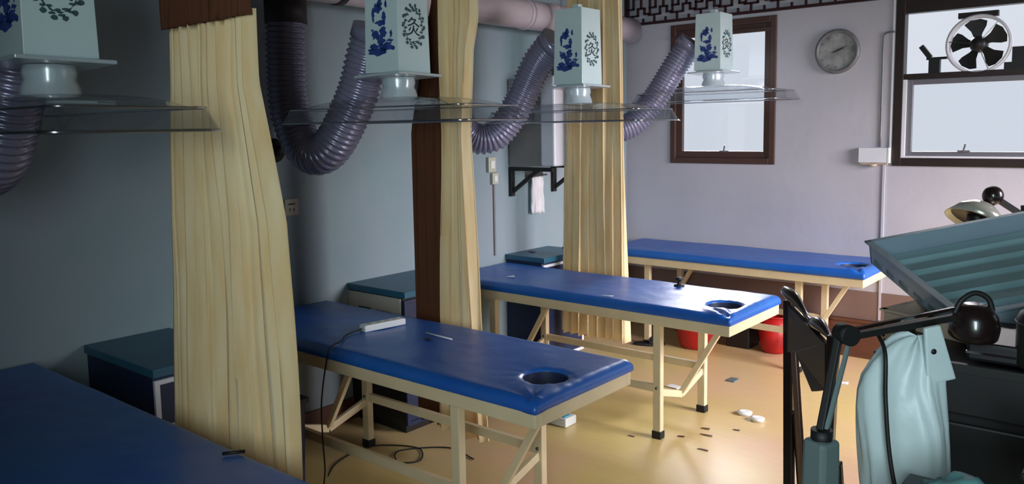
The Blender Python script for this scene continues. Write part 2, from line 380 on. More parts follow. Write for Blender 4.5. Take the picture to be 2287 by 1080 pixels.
def make_bed(label, seed, kind, loc, rz=0):
    t = thing('massage_bed', label, 'massage bed', loc, rz, 'row of blue massage beds')
    obj('mattress', mattress_mesh(seed, kind), 'blue', t, recalc=True)
    bm = B(); lathe(bm, [(.0815, -.010), (.081, -.03), (.081, -.07)], (BL-.135, .235, BH), (0, 0, 1), 40); lathe(bm, [(.088, -.07), (.081, -.07)], (BL-.135, .235, BH), (0, 0, 1), 40); obj('face_hole_shade', bm, 'cabdark', t)  # dark sleeve: shade on the hole's inner wall put into its colour
    bm = B(); zt, zb = BH-.05, BH-.104
    # the board: a cream rim with a panel that has its own face hole cut out
    box(bm, (0, 0, zb), (BL, .03, zt)); box(bm, (0, BW-.03, zb), (BL, BW, zt)); box(bm, (0, .03, zb), (.03, BW-.03, zt)); box(bm, (BL-.03, .03, zb), (BL, BW-.03, zt))
    hx, hy = BL-.135, .235; a = .0885
    for lo, hi in (((.03, .03), (hx-a, BW-.03)), ((hx+a, .03), (BL-.03, BW-.03)), ((hx-a, .03), (hx+a, hy-a)), ((hx-a, hy+a), (hx+a, BW-.03))):
        box(bm, (*lo, zt-.02), (*hi, zt-.003))
    obj('bed_frame', bm, 'cream', t, .003)
    X1, X2, Y1, Y2, s = .375, 1.50, .055, .555, .036
    for x in (X1, X2):
        for y in (Y1, Y2):
            bm = B(); box(bm, (x-s/2-.004, y-s/2, .03), (x+s/2+.004, y+s/2, zb+.004)); lg = obj('leg', bm, 'cream', t, .003)
            bm = B(); box(bm, (x-s/2-.009, y-s/2-.005, 0), (x+s/2+.009, y+s/2+.005, .04)); obj('foot_cap', bm, 'black', lg, .004)
            bm = B(); lathe(bm, [(0, .006), (.007, .006), (.008, 0)], (x, y-s/2 if y < .3 else y-s/2, .27), (0, -1, 0), 10); obj('bolt', bm, 'steel', lg)
    for y in (Y1, Y2):
        bm = B(); box(bm, (X1+.022, y-.012, .245), (X2-.022, y+.012, .285)); obj('side_rail', bm, 'cream', t, .002)
    for x in (X1, X2):
        bm = B(); bar(bm, (x, Y1+s/2, .24), (x, .305, .17), .022, .036); bar(bm, (x, .305, .17), (x, Y2-s/2, .24), .022, .036)
        obj('crossbar', bm, 'cream', t, .002)
        bm = B(); bar(bm, (x+.005, .305, .185), (x+.27, .305, zt-.03), .03, .024, (0, 1, 0)); obj('strut', bm, 'cream', t, .002)
    return t
make_bed('darkest blue massage bed, nearest the camera at bottom left corner', 1, 'a', (-.0+.02, -1.457, 0))
make_bed('blue massage bed with a power strip and cable on it', 2.7, 'a', (.02, 0, 0))
make_bed('blue massage bed with long crease by its hole, shining white in the light', 5.1, 'crease', (-.0+.02, 1.503, 0))
make_bed('blue massage bed right under the window wall, farthest one', 8.3, 'crease', (.17, 3.065, 0))

# ------------------------------------------------------------------ bedside cabinets along the left wall
def cabinet(label, x1, y0, y1, h, near_drawers, x0=.004):
    t = thing('bedside_cabinet', label, 'cabinet', (x0, y0, 0), 0, 'cabinets between the beds')
    w_, d = x1-x0, y1-y0
    boxes('cabinet_top', [((-.0, -.012, h-.035), (w_+.012, d+.012, h))], 'teal', t, .004)
    boxes('cabinet_body', [((0, 0, .05), (w_-.02, d, h-.037)), ((.02, .02, 0), (w_-.04, d-.02, .05))], 'darkcase' if near_drawers else 'cabdark', t, .003)
    bm = B(); f = w_-.018
    box(bm, (f, 0, .05), (f+.014, .02, h-.05)); box(bm, (f, d-.02, .05), (f+.014, d, h-.05)); box(bm, (f, .02, h-.068), (f+.014, d-.02, h-.05)); box(bm, (f, .02, .05), (f+.014, d-.02, .07)); box(bm, (f, .02, h-.25), (f+.014, d-.02, h-.232))
    obj('face_frame', bm, 'cabdark' if near_drawers else 'metalw', t)
    dr = boxes('drawer', [((f, .022, h-.23), (f+.01, d-.022, h-.07))], 'cabdark', t)
    bm = B(); bar(bm, (f+.03, d*.35, h-.15), (f+.03, d*.65, h-.15), .01, .01); bar(bm, (f+.01, d*.37, h-.15), (f+.03, d*.37, h-.15), .008, .008); bar(bm, (f+.01, d*.63, h-.15), (f+.03, d*.63, h-.15), .008, .008); obj('handle', bm, 'steel', dr)
    boxes('door', [((f, .022, .072), (f+.01, d-.022, h-.252))], 'cabdark', t)
    if near_drawers:
        sp = boxes('side_panel', [((.0, -.008, h-.22), (w_-.03, 0, h-.04))], 'cabw', t)
        boxes('slot_handle', [((.09, -.011, h-.125), (w_*.42, -.0075, h-.118)), ((w_*.52, -.011, h-.13), (w_-.1, -.0075, h-.122))], 'black', sp)
    return t
cabinet('teal-topped cabinet with navy front panel, left of the nearest curtain', .6, -.64, -.285, .735, False)
cabinet('teal-topped cabinet with ivory side, just left of the brown and cream curtain', .46, .775, 1.27, .78, True)
cabinet('pale teal-topped cabinet in the far corner under the wall bracket', .33, 2.14, 2.6, .765, False)
# dark bin beside the first curtain
bm = B(); vs = box(bm, (-.12, -.125, 0), (.12, .1, .46))
for v in vs:
    if v.co.z < .1: v.co.x *= .88; v.co.y *= .88
obj_b = thing('waste_bin', 'dark navy waste bin on floor behind the nearest curtain', 'bin', (.56, -.12, 0))
obj('bin_body', bm, 'cabdark', obj_b, .012)
boxes('bin_rim', [((-.13, -.135, .45), (.13, .11, .475))], 'cabdark', obj_b, .005)

# ------------------------------------------------------------------ curtains
def sheet(bm, xt, xb, y, zt, zb, folds, amp, seed, thick=.004, nz=40, flare=1.0, phase=0, prof=None):
    """hanging cloth between xt=(x0,x1) at the top and xb at the bottom, folded across y"""
    n = folds*14; rows = []
    ph = [random.uniform(.6, 1.4) for _ in range(folds+1)]; cum = [0]
    for q in ph: cum.append(cum[-1]+q)
    for s in (0, 1):
        g = []
        for k in range(nz+1):
            tz = k/nz; z = zt+(zb-zt)*tz; row = []
            x0 = xt[0]+(xb[0]-xt[0])*tz**flare; x1 = xt[1]+(xb[1]-xt[1])*tz**flare
            if prof:
                for (za, a0, a1), (zb_, b0, b1) in zip(prof, prof[1:]):
                    if za+1e-6 >= z >= zb_-1e-6:
                        q = (za-z)/(za-zb_); x0 = a0+(b0-a0)*q; x1 = a1+(b1-a1)*q
            for i in range(n+1):
                u = i/n
                uu = u+.03*noise.noise(Vector((u*6+seed, tz*1.3, seed)))
                a = 2*PI*folds*uu+phase
                am = amp*(.55+.45*tz)*(.7+.6*noise.noise(Vector((u*4, seed, tz*1.5+2))))
                x = x0+(x1-x0)*u+.25*am*math.sin(2*a)*(1 if .02 < u < .98 else 0)
                yy = y+am*math.sin(a)+.4*am*math.sin(2.3*a+seed)+.012*noise.noise(Vector((u*9, tz*3, seed+7)))
                row.append(bm.verts.new((x, yy+s*thick, z+.004*math.sin(a)*(k == nz))))
            g.append(row)
        rows.append(g)
    A, Z = rows
    for k in range(nz):
        for i in range(n):
            f = bm.faces.new((A[k][i], A[k][i+1], A[k+1][i+1], A[k+1][i])); f.smooth = True
            f = bm.faces.new((Z[k][i], Z[k+1][i], Z[k+1][i+1], Z[k][i+1])); f.smooth = True
        for i in (0, n): f = bm.faces.new((A[k][i], A[k+1][i], Z[k+1][i], Z[k][i]) if i == 0 else (A[k][i], Z[k][i], Z[k+1][i], A[k+1][i]))
    for i in range(n):
        bm.faces.new((A[0][i], Z[0][i], Z[0][i+1], A[0][i+1])); bm.faces.new((A[nz][i], A[nz][i+1], Z[nz][i+1], Z[nz][i]))
def rail(y, x1, label):
    bm = B(); tube(bm, [(.0, y, 2.66), (x1, y, 2.66)], .012, 10)
    for x in (.25, x1*.5, x1-.05): bar(bm, (x, y, 2.66), (x, y, H), .006, .006)
    tag(obj('curtain_rail', bm, 'steel'), label, 'curtain rail')
c1 = thing('curtain', 'cream curtain with brown top band, nearest and leftmost of the three', 'curtain', (1.25, -.72, 0), 0, 'curtains between the beds')
bm = B(); sheet(bm, (1.01-1.25, 1.50-1.25), (.875-1.25, 1.70-1.25), 0, 1.975, .12, 9, .040, 3, nz=60, prof=[(1.975, -.235, .25), (1.77, -.24, .24), (1.36, -.295, .335), (1.1, -.31, .35), (.62, -.36, .37), (.12, -.37, .39)]); obj('curtain_cloth', bm, 'curt', c1, recalc=False)
bm = B(); sheet(bm, (1.0-1.25, 1.50-1.25), (1.005-1.25, 1.505-1.25), -.022, 2.65, 1.955, 9, .024, 3, .006); obj('top_band', bm, 'curt_brown', c1, recalc=False)
c2 = thing('curtain', 'curtain with brown left half and cream right half, middle of the three', 'curtain', (.85, .72, 0), 0, 'curtains between the beds')
bm = B(); sheet(bm, (.735-.85, .87-.85), (.60-.85, .86-.85), .03, 2.65, .14, 5, .022, 11, nz=60, prof=[(2.65, -.115, .02), (2.24, -.11, .02), (1.62, -.27, .02), (.14, -.28, .01)]); obj('brown_left_half', bm, 'curt_brown', c2, recalc=False)  # separate brown sheet forming the left half
bm = B(); sheet(bm, (.84-.85, 1.07-.85), (.78-.85, 1.085-.85), -.02, 2.65, .14, 4, .036, 6, nz=60, phase=1.2, prof=[(2.65, -.02, .225), (2.12, -.02, .222), (1.98, -.015, .185), (1.6, -.01, .158), (1.1, -.05, .185), (.14, -.10, .24)]); obj('curtain_cloth', bm, 'curt', c2, recalc=False)
c3 = thing('curtain', 'cream curtain hanging before the window wall, farthest and rightmost of the three', 'curtain', (.6, 2.3, 0), 0, 'curtains between the beds')
bm = B(); sheet(bm, (.42-.6, .83-.6), (.345-.6, .88-.6), 0, 2.65, .245, 8, .042, 21, phase=.5); obj('curtain_cloth', bm, 'curt', c3, recalc=False)
rail(-.72, 2.3, 'steel rail above the nearest curtain'); rail(.72, 1.9, 'steel rail above the brown and cream curtain'); rail(2.3, 1.9, 'steel rail above the farthest curtain')

# ------------------------------------------------------------------ exhaust duct along the left wall
bm = B(); tube(bm, [(.2, y, 2.36) for y in (-3.0, -1, 0, 1, 2, 3.0, 3.45)], .095, 28)
duct = thing('exhaust_duct', 'pinkish white round exhaust duct running high along the left wall', 'duct', (.2, 0, 2.36))
for v in bm.verts: v.co -= Vector((.2, 0, 2.36))
obj('duct_pipe', bm, 'pipe', duct)
for y in (-2, -.9, .62, 2.12, 2.42, 3.1):
    bm = B(); tube(bm, [(0, y-.02, 0), (0, y+.02, 0)], .101, 28); obj('joint_ring', bm, 'pipe' if y > 2 else 'collar', duct)
for y in (-1, .9, 2.8):
    bm = B(); tube(bm, [(.1*math.cos(a)*1.02, y, .1*math.sin(a)*1.02) for a in [PI*k/8-PI for k in range(9)]], .004, 6); bar(bm, (-.1, y, 0), (-.1, y, .42), .012, .003); bar(bm, (.1, y, 0), (.1, y, .42), .012, .003); obj('hanger_strap', bm, 'steel', duct)

# ------------------------------------------------------------------ lantern shaped hoods over the beds
def char_mesh(size):
    cu = bpy.data.curves.new('character', 'FONT'); cu.body = '\u7078'; cu.size = size; cu.extrude = .0005; cu.resolution_u = 4
    cu.align_x = 'CENTER'; cu.align_y = 'CENTER'
    o = bpy.data.objects.new('tmp', cu); COL.objects.link(o)
    dg = bpy.context.evaluated_depsgraph_get(); me = bpy.data.meshes.new_from_object(o.evaluated_get(dg))
    bpy.data.objects.remove(o)
    xs_ = [v.co.x for v in me.vertices]; ys_ = [v.co.y for v in me.vertices]
    if xs_:
        cx, cy = (min(xs_)+max(xs_))/2, (min(ys_)+max(ys_))/2
        for v in me.vertices: v.co.x -= cx; v.co.y -= cy
    me.materials.clear(); me.materials.append(M['ink']); return me
def blob(bm, pts, o, ex, ey, ez, d=.0008): prism(bm, pts, o, ex, ey, ez, d)
def rnd_blob(cx, cy, rx, ry, seed, n=22, j=.35):
    return [(cx+rx*(1+j*noise.noise(Vector((math.cos(a)*1.8+seed, math.sin(a)*1.8, seed*3.1))))*math.cos(a), cy+ry*(1+j*noise.noise(Vector((math.cos(a)*1.8+seed, math.sin(a)*1.8, seed*3.1+5))))*math.sin(a)) for a in [2*PI*k/n for k in range(n)]]
def make_lantern(label, loc, zb, zt, rz=0):
    """origin at the bed side below; box of .2 x .2 with printed panels, soft plastic collar and clear canopy"""
    t = thing('exhaust_hood_lantern', label, 'hood', loc, rz, 'lantern hoods hanging over the beds')
    h = zt-zb; s = .1; tp = .094
    bm = B(); vs = box(bm, (-s, -s, zb), (s, s, zt))
    for v in vs:
        if v.co.z > zb+.1: v.co.x *= .93; v.co.y *= .93
    lb = obj('lantern_box', bm, 'lantern', t, .002)
    sl = .007/h
    # right hand face (+x): wreath and character
    X = Vector((0, 1, 0)); Yv = Vector((-sl, 0, 1)).normalized(); Z = Vector((1, 0, sl)).normalized()
    cz = zb+h*.465; o = Vector((s-sl*(cz-zb)+.0006, 0, cz))
    ch = bpy.data.objects.new('character', char_mesh(.085)); COL.objects.link(ch); ch.parent = lb
    m = Matrix((X, Yv, Z)).transposed().to_4x4(); m.translation = o+Z*.0006; ch.matrix_local = m
    bm = B()
    for k in range(14):
        a = 2*PI*k/14; R_ = .078
        blob(bm, rnd_blob(R_*math.cos(a)*.85, R_*1.15*math.sin(a), .0085, .008, k+.3, 12, .6), o, X, Yv, Z)
        a2 = a+PI/14
        for q in (-1, 1): blob(bm, rnd_blob((.064+.006*q)*math.cos(a2+.1*q)*.85, (.064+.006*q)*1.15*math.sin(a2+.1*q), .010, .0042, k*2+q, 10, .5), o, X, Yv, Z)
        blob(bm, [(.062*.85*math.cos(a), .062*1.15*math.sin(a)), (.066*.85*math.cos(a+.3), .066*1.15*math.sin(a+.3)), (.063*.85*math.cos(a+.47), .063*1.15*math.sin(a+.47)), (.067*.85*math.cos(a+.2), .067*1.15*math.sin(a+.2)+.001)], o, X, Yv, Z)
    obj('wreath_print', bm, 'inkgreen', lb, recalc=True)
    # left hand face (-y): blue ink picture of rocks, water and a flying shape
    X = Vector((1, 0, 0)); Yv = Vector((0, sl, 1)).normalized(); Z = Vector((0, -1, sl)).normalized(); o = Vector((0, -s+sl*(cz-zb)-.0006, cz))
    bm = B()
    for cx, cy, rx, ry, sd in ((-.02, -.105, .060, .016, 1), (.03, -.088, .05, .018, 2), (-.045, -.083, .022, .016, 3), (.0, -.055, .022, .020, 4), (-.03, -.035, .026, .02, 5), (.012, -.022, .016, .024, 6), (.0, .012, .028, .012, 7), (.018, .035, .012, .024, 8), (-.022, .075, .024, .02, 9), (-.045, .05, .010, .028, 10), (-.006, .098, .014, .016, 11), (.03, .09, .006, .016, 12), (.058, -.035, .008, .014, 13), (-.052, -.015, .008, .006, 14), (.05, -.062, .02, .006, 15)):
        blob(bm, rnd_blob(cx, cy, rx, ry, sd*1.7, 26, .8), o, X, Yv, Z)
    obj('ink_picture', bm, 'inkblue', lb, recalc=True)
    # other two faces carry plain panels seams
    bm = B(); box(bm, (-.02, -.02, zt), (.02, .02, zt+.03)); obj('top_cap', bm, 'lantern', t)
    bm = B(); tube(bm, [(0, 0, zt+.03), (0, 0, H)], .0025, 6); obj('hanging_wire', bm, 'steel', t)
    # collar plate, neck
    bm = B()
    f = .135
    vs = box(bm, (-f, -f, zb-.018), (f, f, zb-.006))
    for v in vs: v.co.z += .012*math.sin(v.co.x*13+v.co.y*9); 
    box(bm, (-s*.9, -s*.9, zb-.006), (s*.9, s*.9, zb))
    obj('collar_plate', bm, 'cloudy', t, .003)
    bm = B(); prof = []
    seg = 36; rings = []
    for k, (r_, z_) in enumerate(((.07, zb-.018), (.074, zb-.04), (.068, zb-.06), (.078, zb-.08), (.082, zb-.105))):
        rings.append([bm.verts.new(((r_+.004*noise.noise(Vector((math.cos(a)*3, math.sin(a)*3, k*1.3))))*math.cos(a), (r_+.004*noise.noise(Vector((math.cos(a)*3, math.sin(a)*3, k*1.3+9))))*math.sin(a), z_)) for a in [2*PI*q/seg for q in range(seg)]])
    for a, b in zip(rings, rings[1:]):
        for q in range(seg): fc = bm.faces.new((a[q], a[(q+1) % seg], b[(q+1) % seg], b[q])); fc.smooth = True
    obj('soft_neck', bm, 'cloudy', t)
    # canopy: clear dome over a tapered rectangular skirt
    zn, z1, z0 = zb-.105, zb-.15, zb-.21; hx, hy = .525, .215
    def rr(ax, ay, rad, z, n=7):
        out = []
        for sx, sy, a0 in ((1, 1, 0), (-1, 1, PI/2), (-1, -1, PI), (1, -1, 1.5*PI)):
            for k in range(n): a = a0+PI/2*k/(n-1); out.append((sx*(ax-rad)+rad*math.cos(a), sy*(ay-rad)+rad*math.sin(a), z))
        return out
    bm = B(); rg = []
    for ff in (0, .15, .3, .5, .7, .85, 1):
        e = ff**.8; r0 = .08
        rg.append([bm.verts.new(p) for p in rr(r0+(.49-r0)*e*.99, r0+(.185-r0)*e, r0+(.05-r0)*ff, zn-(zn-z1)*ff**2.2)])
    rg.append([bm.verts.new(p) for p in rr(.515, .205, .045, z1-.002)])
    n = len(rg[0])
    for a, b in zip(rg, rg[1:]):
        for q in range(n): fc = bm.faces.new((a[q], a[(q+1) % n], b[(q+1) % n], b[q])); fc.smooth = True
    obj('clear_dome', bm, 'clear', t)
    bm = B(); A = [bm.verts.new(p) for p in rr(.515, .205, .045, z1)]; Bq = [bm.verts.new(p) for p in rr(hx+.02, hy+.015, .05, z0)]
    for q in range(n): fc = bm.faces.new((A[q], A[(q+1) % n], Bq[(q+1) % n], Bq[q])); fc.smooth = True
    obj('clear_skirt', bm, 'clear', t)
    bm = B(); p = [Vector(q) for q in rr(.515, .205, .045, z1)]; tube(bm, p+[p[0]], .0035, 6, False); obj('upper_rim', bm, 'rim', t)
    bm = B(); p = [Vector(q) for q in rr(hx+.02, hy+.015, .05, z0)]; tube(bm, p+[p[0]], .0045, 6, False)
    # turned out lip
    a = [bm.verts.new(q) for q in rr(hx+.02, hy+.015, .05, z0)]; b = [bm.verts.new(q) for q in rr(hx+.03, hy+.025, .055, z0-.003)]
    for q in range(n): bm.faces.new((a[q], a[(q+1) % n], b[(q+1) % n], b[q]))
    obj('lower_rim', bm, 'rim', t)
    return t
LAN = ((1.04, -1.10, 1.84, 2.26), (.90, .375, 1.868, 2.285), (.84, 1.82, 1.865, 2.29), (.98, 3.27, 2.0, 2.39))
make_lantern('white lantern hood with wreath print, cut off at top left corner', (*LAN[0][:2], 0), *LAN[0][2:])
make_lantern('white lantern hood left of the brown and cream curtain', (*LAN[1][:2], 0), *LAN[1][2:], rz=.07)
make_lantern('white lantern hood with blue picture, before the farthest curtain', (*LAN[2][:2], 0), *LAN[2][2:])
make_lantern('grey looking lantern hood silhouetted against the smaller window', (*LAN[3][:2], 0), *LAN[3][2:])

# ribbed hoses from the duct to each lantern
def hose(label, pts):
    """pts in world coordinates, from the duct down and up to the hood"""
    o = Vector((pts[0][0], pts[0][1], 0))
    t = thing('exhaust_hose', label, 'hose', o, 0, 'ribbed hoses joining duct and lantern hoods')
    path = resample(smooth_path([Vector(p)-o for p in pts], 14), .0065)
    bm = B(); tube(bm, path, [.090+.0075*math.cos(2*PI*i/4) for i in range(len(path))], 24); obj('hose_tube', bm, 'hose', t)
    z = pts[0][2]
    bm = B(); tube(bm, [(0, 0, z+.03), (0, 0, z-.08)], .1, 26); obj('duct_collar', bm, 'collar', t)
    bm = B(); tube(bm, [path[-10], path[-1]], .1, 26); obj('hood_collar', bm, 'hose', t)
    return t
hose('dark ribbed hose cut off by the left edge of the picture', [(.2, -1.15, 2.22), (.2, -1.15, 1.95), (.24, -1.14, 1.7), (.4, -1.12, 1.52), (.6, -1.11, 1.56), (.75, -1.1, 1.78), (.84, -1.1, 1.98), (.9, -1.1, 2.1)])
hose('ribbed hose in a deep U between the nearest and middle curtains', [(.2, .3, 2.22), (.185, .3, 1.95), (.2, .3, 1.72), (.31, .31, 1.53), (.46, .33, 1.54), (.62, .36, 1.76), (.7, .37, 1.95), (.76, .375, 2.08)])
hose('pale ribbed hose behind the middle curtain, joined to the blue picture lantern', [(.2, 1.40, 2.22), (.19, 1.41, 1.95), (.18, 1.46, 1.74), (.2, 1.58, 1.58), (.30, 1.70, 1.58), (.42, 1.77, 1.75), (.55, 1.81, 2.0), (.69, 1.82, 2.13)])
hose('pale lilac ribbed hose between farthest curtain and smaller window', [(.2, 2.72, 2.22), (.2, 2.75, 1.95), (.22, 2.82, 1.72), (.3, 2.96, 1.60), (.42, 3.1, 1.64), (.55, 3.2, 1.82), (.7, 3.25, 2.06), (.82, 3.27, 2.22)])

# ------------------------------------------------------------------ things on the walls
t = thing('wall_socket', 'ivory wall socket right of the nearest curtain', 'socket', (0, .42, 1.234))
boxes('socket_plate', [((.0, -.043, -.043), (.008, .043, .043))], 'ivory', t, .003)
boxes('socket_slot', [((.0078, -.022, .012), (.0092, .02, .02)), ((.0078, -.016, -.02), (.0092, -.01, -.006)), ((.0078, .008, -.02), (.0092, .014, -.006))], 'darkcase', t)
t = thing('wall_lamp_holder', 'small round dark fitting on wall above the ivory socket', 'fitting', (0, .33, 1.53))
bm = B(); lathe(bm, [(.06, 0), (.062, .012), (.05, .03), (.02, .035), (0, .035)], (0, 0, 0), (1, 0, 0), 26); obj('base', bm, 'black', t)
bm = B(); lathe(bm, [(.03, .03), (.033, .05), (.026, .065), (0, .066)], (0, 0, 0), (1, 0, 0), 20); obj('cap', bm, 'darkcase', t)
def wallbox(name, label, loc, s, slot, cat='switch'):
    t = thing(name, label, cat, loc); boxes('plate', [((0, -s[0]/2, -s[1]/2), (.025, s[0]/2, s[1]/2))], 'ivory', t, .004)
    boxes('rocker', [((.0245, -s[0]/4, -s[1]/4), (.029, s[0]/4, s[1]/4))], 'white', t, .001); return t
wallbox('switch_box', 'upper of two small boxes on wall left of the bracket', (0, 1.99, 1.385), (.075, .1), 0)
wallbox('switch_box', 'lower of two small boxes on wall left of the bracket', (0, 2.02, 1.29), (.06, .075), 0)
bm = B(); box(bm, (0, 2.013, .77), (.012, 2.027, 1.25)); tag(obj('cable_conduit', bm, 'metalg', None, .002), 'thin grey conduit running down from the two small wall boxes', 'conduit')
# unit on bracket
t = thing('wall_mounted_unit', 'white fronted grey metal unit on black bracket, left of farthest curtain', 'appliance', (0, 2.18, 1.37))
boxes('casing', [((.012, 0, 0), (.285, .5, .585))], 'metalg', t, .004)
bm = B()
for k in range(14): box(bm, (.04, -.003, .04+k*.022), (.26, 0, .05+k*.022))
obj('side_louvre', bm, 'metalg', t)
boxes('front_panel', [((.285, -.004, 0), (.40, .51, .59))], 'metalw', t, .012)
br = thing('wall_bracket', 'black triangular steel bracket under the wall mounted unit', 'bracket', (0, 2.18, 1.36))
for y in (.02, .5):
    bm = B(); box(bm, (0.001, y-.02, -.2), (.025, y+.02, 0)); box(bm, (0.025, y-.016, -.025), (.37, y+.016, 0)); bar(bm, (.02, y, -.17), (.24, y, -.02), .025, .02, (0, 1, 0)); obj('bracket_arm', bm, 'black', br)
# towel
bm = B(); sheet(bm, (-.005, .12), (-.01, .13), 0, .26, 0, 3, .012, 31, nz=14)
tw = obj('hand_towel', bm, 'towel', None, recalc=False); tw.rotation_euler = (0, 0, PI/2); tw.location = (.035, 2.40, 1.02); tag(tw, 'small white towel hanging on wall below the bracket', 'towel')
bm = B(); box(bm, (0, 2.36, 1.285), (.045, 2.56, 1.295)); box(bm, (0, 2.36, 1.26), (.006, 2.56, 1.32)); tag(obj('towel_hook_strip', bm, 'steel'), 'thin steel strip holding the white towel', 'hook')
# clock
t = thing('wall_clock', 'round grey wall clock between the two windows', 'clock', (1.69, YB, 2.11))
bm = B(); lathe(bm, [(.148, 0), (.152, .015), (.146, .032), (.128, .034), (.124, .026)], (0, 0, 0), (0, -1, 0), 48); obj('rim', bm, 'clock', t)
bm = B(); lathe(bm, [(.128, .022), (0, .022)], (0, 0, 0), (0, -1, 0), 48); obj('face', bm, 'clockf', t)
bm = B(); bar(bm, (0, -.028, 0), (.045, -.028, .018), .002, .009, (0, 1, 0)); bar(bm, (0, -.0275, 0), (-.03, -.0275, -.01), .002, .007, (0, 1, 0)); bar(bm, (-.01, -.0285, 0), (.065, -.0285, .03), .002, .005, (0, 1, 0)); obj('hand', bm, 'black', t)
bm = B()
for k in range(12):
    a = PI/6*k; bar(bm, (.1*math.cos(a), -.024, .1*math.sin(a)), (.115*math.cos(a), -.024, .115*math.sin(a)), .003, .005, (0, 1, 0))
obj('hour_marks', bm, 'clock', t)
# junction box, conduits
t = thing('junction_box', 'white plastic box on wall left of the larger window', 'socket box', (1.955, YB, 1.405))
boxes('box_body', [((-.10, -.045, -.05), (.085, 0, .05))], 'metalw', t, .004)
boxes('end_cap', [((.085, -.047, -.052), (.10, 0, .052))], 'white', t, .003)
bm = B(); box(bm, (-.09, -.03, -.062), (.08, 0, -.05)); lathe(bm, [(.03, 0), (.025, .014), (0, .016)], (-.01, -.02, -.06), (0, 0, -1), 16); obj('plug', bm, 'tan', t)
bm = B(); box(bm, (2.043, YB-.012, 1.36), (2.055, YB, 2.42)); tag(obj('cable_conduit', bm, 'metalw'), 'white upright conduit along left side of the larger window', 'conduit')
bm = B(); tube(bm, smooth_path([(1.985, YB-.008, 1.46), (1.985, YB-.008, 1.9), (1.985, YB-.008, 2.15), (2.0, YB-.01, 2.205), (2.06, YB-.02, 2.21)], 6), .006, 8); tag(obj('power_cable', bm, 'clock'), 'thin grey cable curving from white box up to the larger window', 'cable')
bm = B(); box(bm, (2.005, YB-.01, .28), (2.02, YB, 1.345)); tag(obj('cable_conduit', bm, 'wall'), 'wall coloured conduit running down below the white box', 'conduit')

# exhaust fan in window 2
t = thing('exhaust_fan', 'round exhaust fan with dark blades in upper pane of the larger window', 'fan', (2.535, YB+.03, 2.095))
bm = B(); lathe(bm, [(.165, -.03), (.178, -.035), (.182, .03), (.166, .035), (.162, -.03)], (0, 0, 0), (0, -1, 0), 48); obj('fan_ring', bm, 'metalw', t)
for k in range(5):
    a0 = 2*PI*k/5+.5; pts = []
    for rr_, da in ((.035, -.5), (.07, -.42), (.12, -.5), (.15, -.46), (.157, -.2), (.157, .15), (.148, .42), (.09, .33), (.05, .42), (.035, .5)): pts.append((rr_*math.cos(a0+da), rr_*math.sin(a0+da)))
    bm = B(); prism(bm, pts, (0, 0, 0), (1, 0, 0), (0, 0, 1), (0, 1, 0), .004)
    ax = Vector((math.cos(a0), 0, math.sin(a0))); bmesh.ops.rotate(bm, verts=bm.verts, cent=(0, 0, 0), matrix=Matrix.Rotation(.3, 3, ax)); obj('fan_blade', bm, 'black', t)
bm = B(); lathe(bm, [(0, .045), (.035, .04), (.05, .02), (.05, -.03), (0, -.035)], (0, 0, 0), (0, -1, 0), 24); obj('fan_hub', bm, 'darkcase', t)
bm = B()
for k in range(3):
    a = 2*PI*k/3+.9; bar(bm, (.04*math.cos(a), -.045, .04*math.sin(a)), (.172*math.cos(a), -.03, .172*math.sin(a)), .005, .005)
obj('guard_wire', bm, 'steel', t)
boxes('top_bracket', [((-.12, -.01, .165), (.1, .03, .2))], 'frame_dark', t); boxes('base_strip', [((-.19, -.0, -.18), (.28, .03, -.165))], 'frame_dark', t)
t2 = thing('window_clutter', 'small dark tilted box on the transom left of the fan', 'box', (2.29, YB+.02, TZ+.018))
bm = B(); box(bm, (-.035, 0, 0), (.03, .04, .09)); obj('box_body', bm, 'darkcase', t2); bm = B(); bar(bm, (-.03, .02, .10), (-.085, .02, .175), .03, .035, (0, 1, 0)); box(bm, (-.05, .005, .085), (.07, .035, .1)); obj('box_flap', bm, 'darkcase', t2)
tag(boxes('small_box', [((2.72, YB+.0, TZ+.018), (2.80, YB+.05, TZ+.15)), ((2.68, YB+.0, TZ+.018), (2.72, YB+.05, TZ+.06))], 'darkcase'), 'small dark stepped box on the transom right of the fan', 'box')

# ------------------------------------------------------------------ things on beds, cabinets and floor
t = thing('power_strip', 'white power strip lying on the blue bed with cable', 'power strip', (.755, .365, .7165), math.atan2(.215, .035))
bm = B(); box(bm, (-.11, -.026, 0), (.11, .026, .03)); obj('strip_body', bm, 'white', t, .005)
bm = B()
for k in range(4): box(bm, (-.08+k*.045, -.013, .0295), (-.055+k*.045, .013, .031))
obj('socket_slot', bm, 'ivory', t)
inv = Matrix.Rotation(-math.atan2(.215, .035), 4, 'Z') @ Matrix.Translation((-.755, -.365, -.7165))
bm = B(); tube(bm, [inv@Vector(p) for p in smooth_path([(.737, .255, .729), (.735, .2, .724), (.76, .14, .724), (.82, .07, .7245), (.84, .01, .7215), (.845, -.02, .69), (.80, -.025, .5), (.80, -.03, .35), (.74, .02, .15), (.62, .1, .006), (.45, .3, .006), (.42, .55, .006), (.62, .68, .006), (.75, .58, .006), (.68, .5, .006), (.58, .6, .006), (.75, .78, .006), (.95, .75, .006)], 8)], .0035, 7); obj('cord', bm, 'black', t)
def stick(name, a, b, r, m, label, cat):
    bm = B(); tube(bm, [a, b], r, 8); return tag(obj(name, bm, m), label, cat)
stick('needle_tube', (1.0, .402, .722), (1.175, .388, .722), .0035, 'white', 'thin white stick lying across the bed right of the power strip', 'stick')
stick('pen', (1.525, -.905, .722), (1.56, -.855, .722), .005, 'black', 'black pen at edge of the nearest bed before curtain', 'pen')
stick('pen', (.17, 2.57, .771), (.36, 2.53, .771), .006, 'black', 'black pen on top of the far corner cabinet', 'pen')
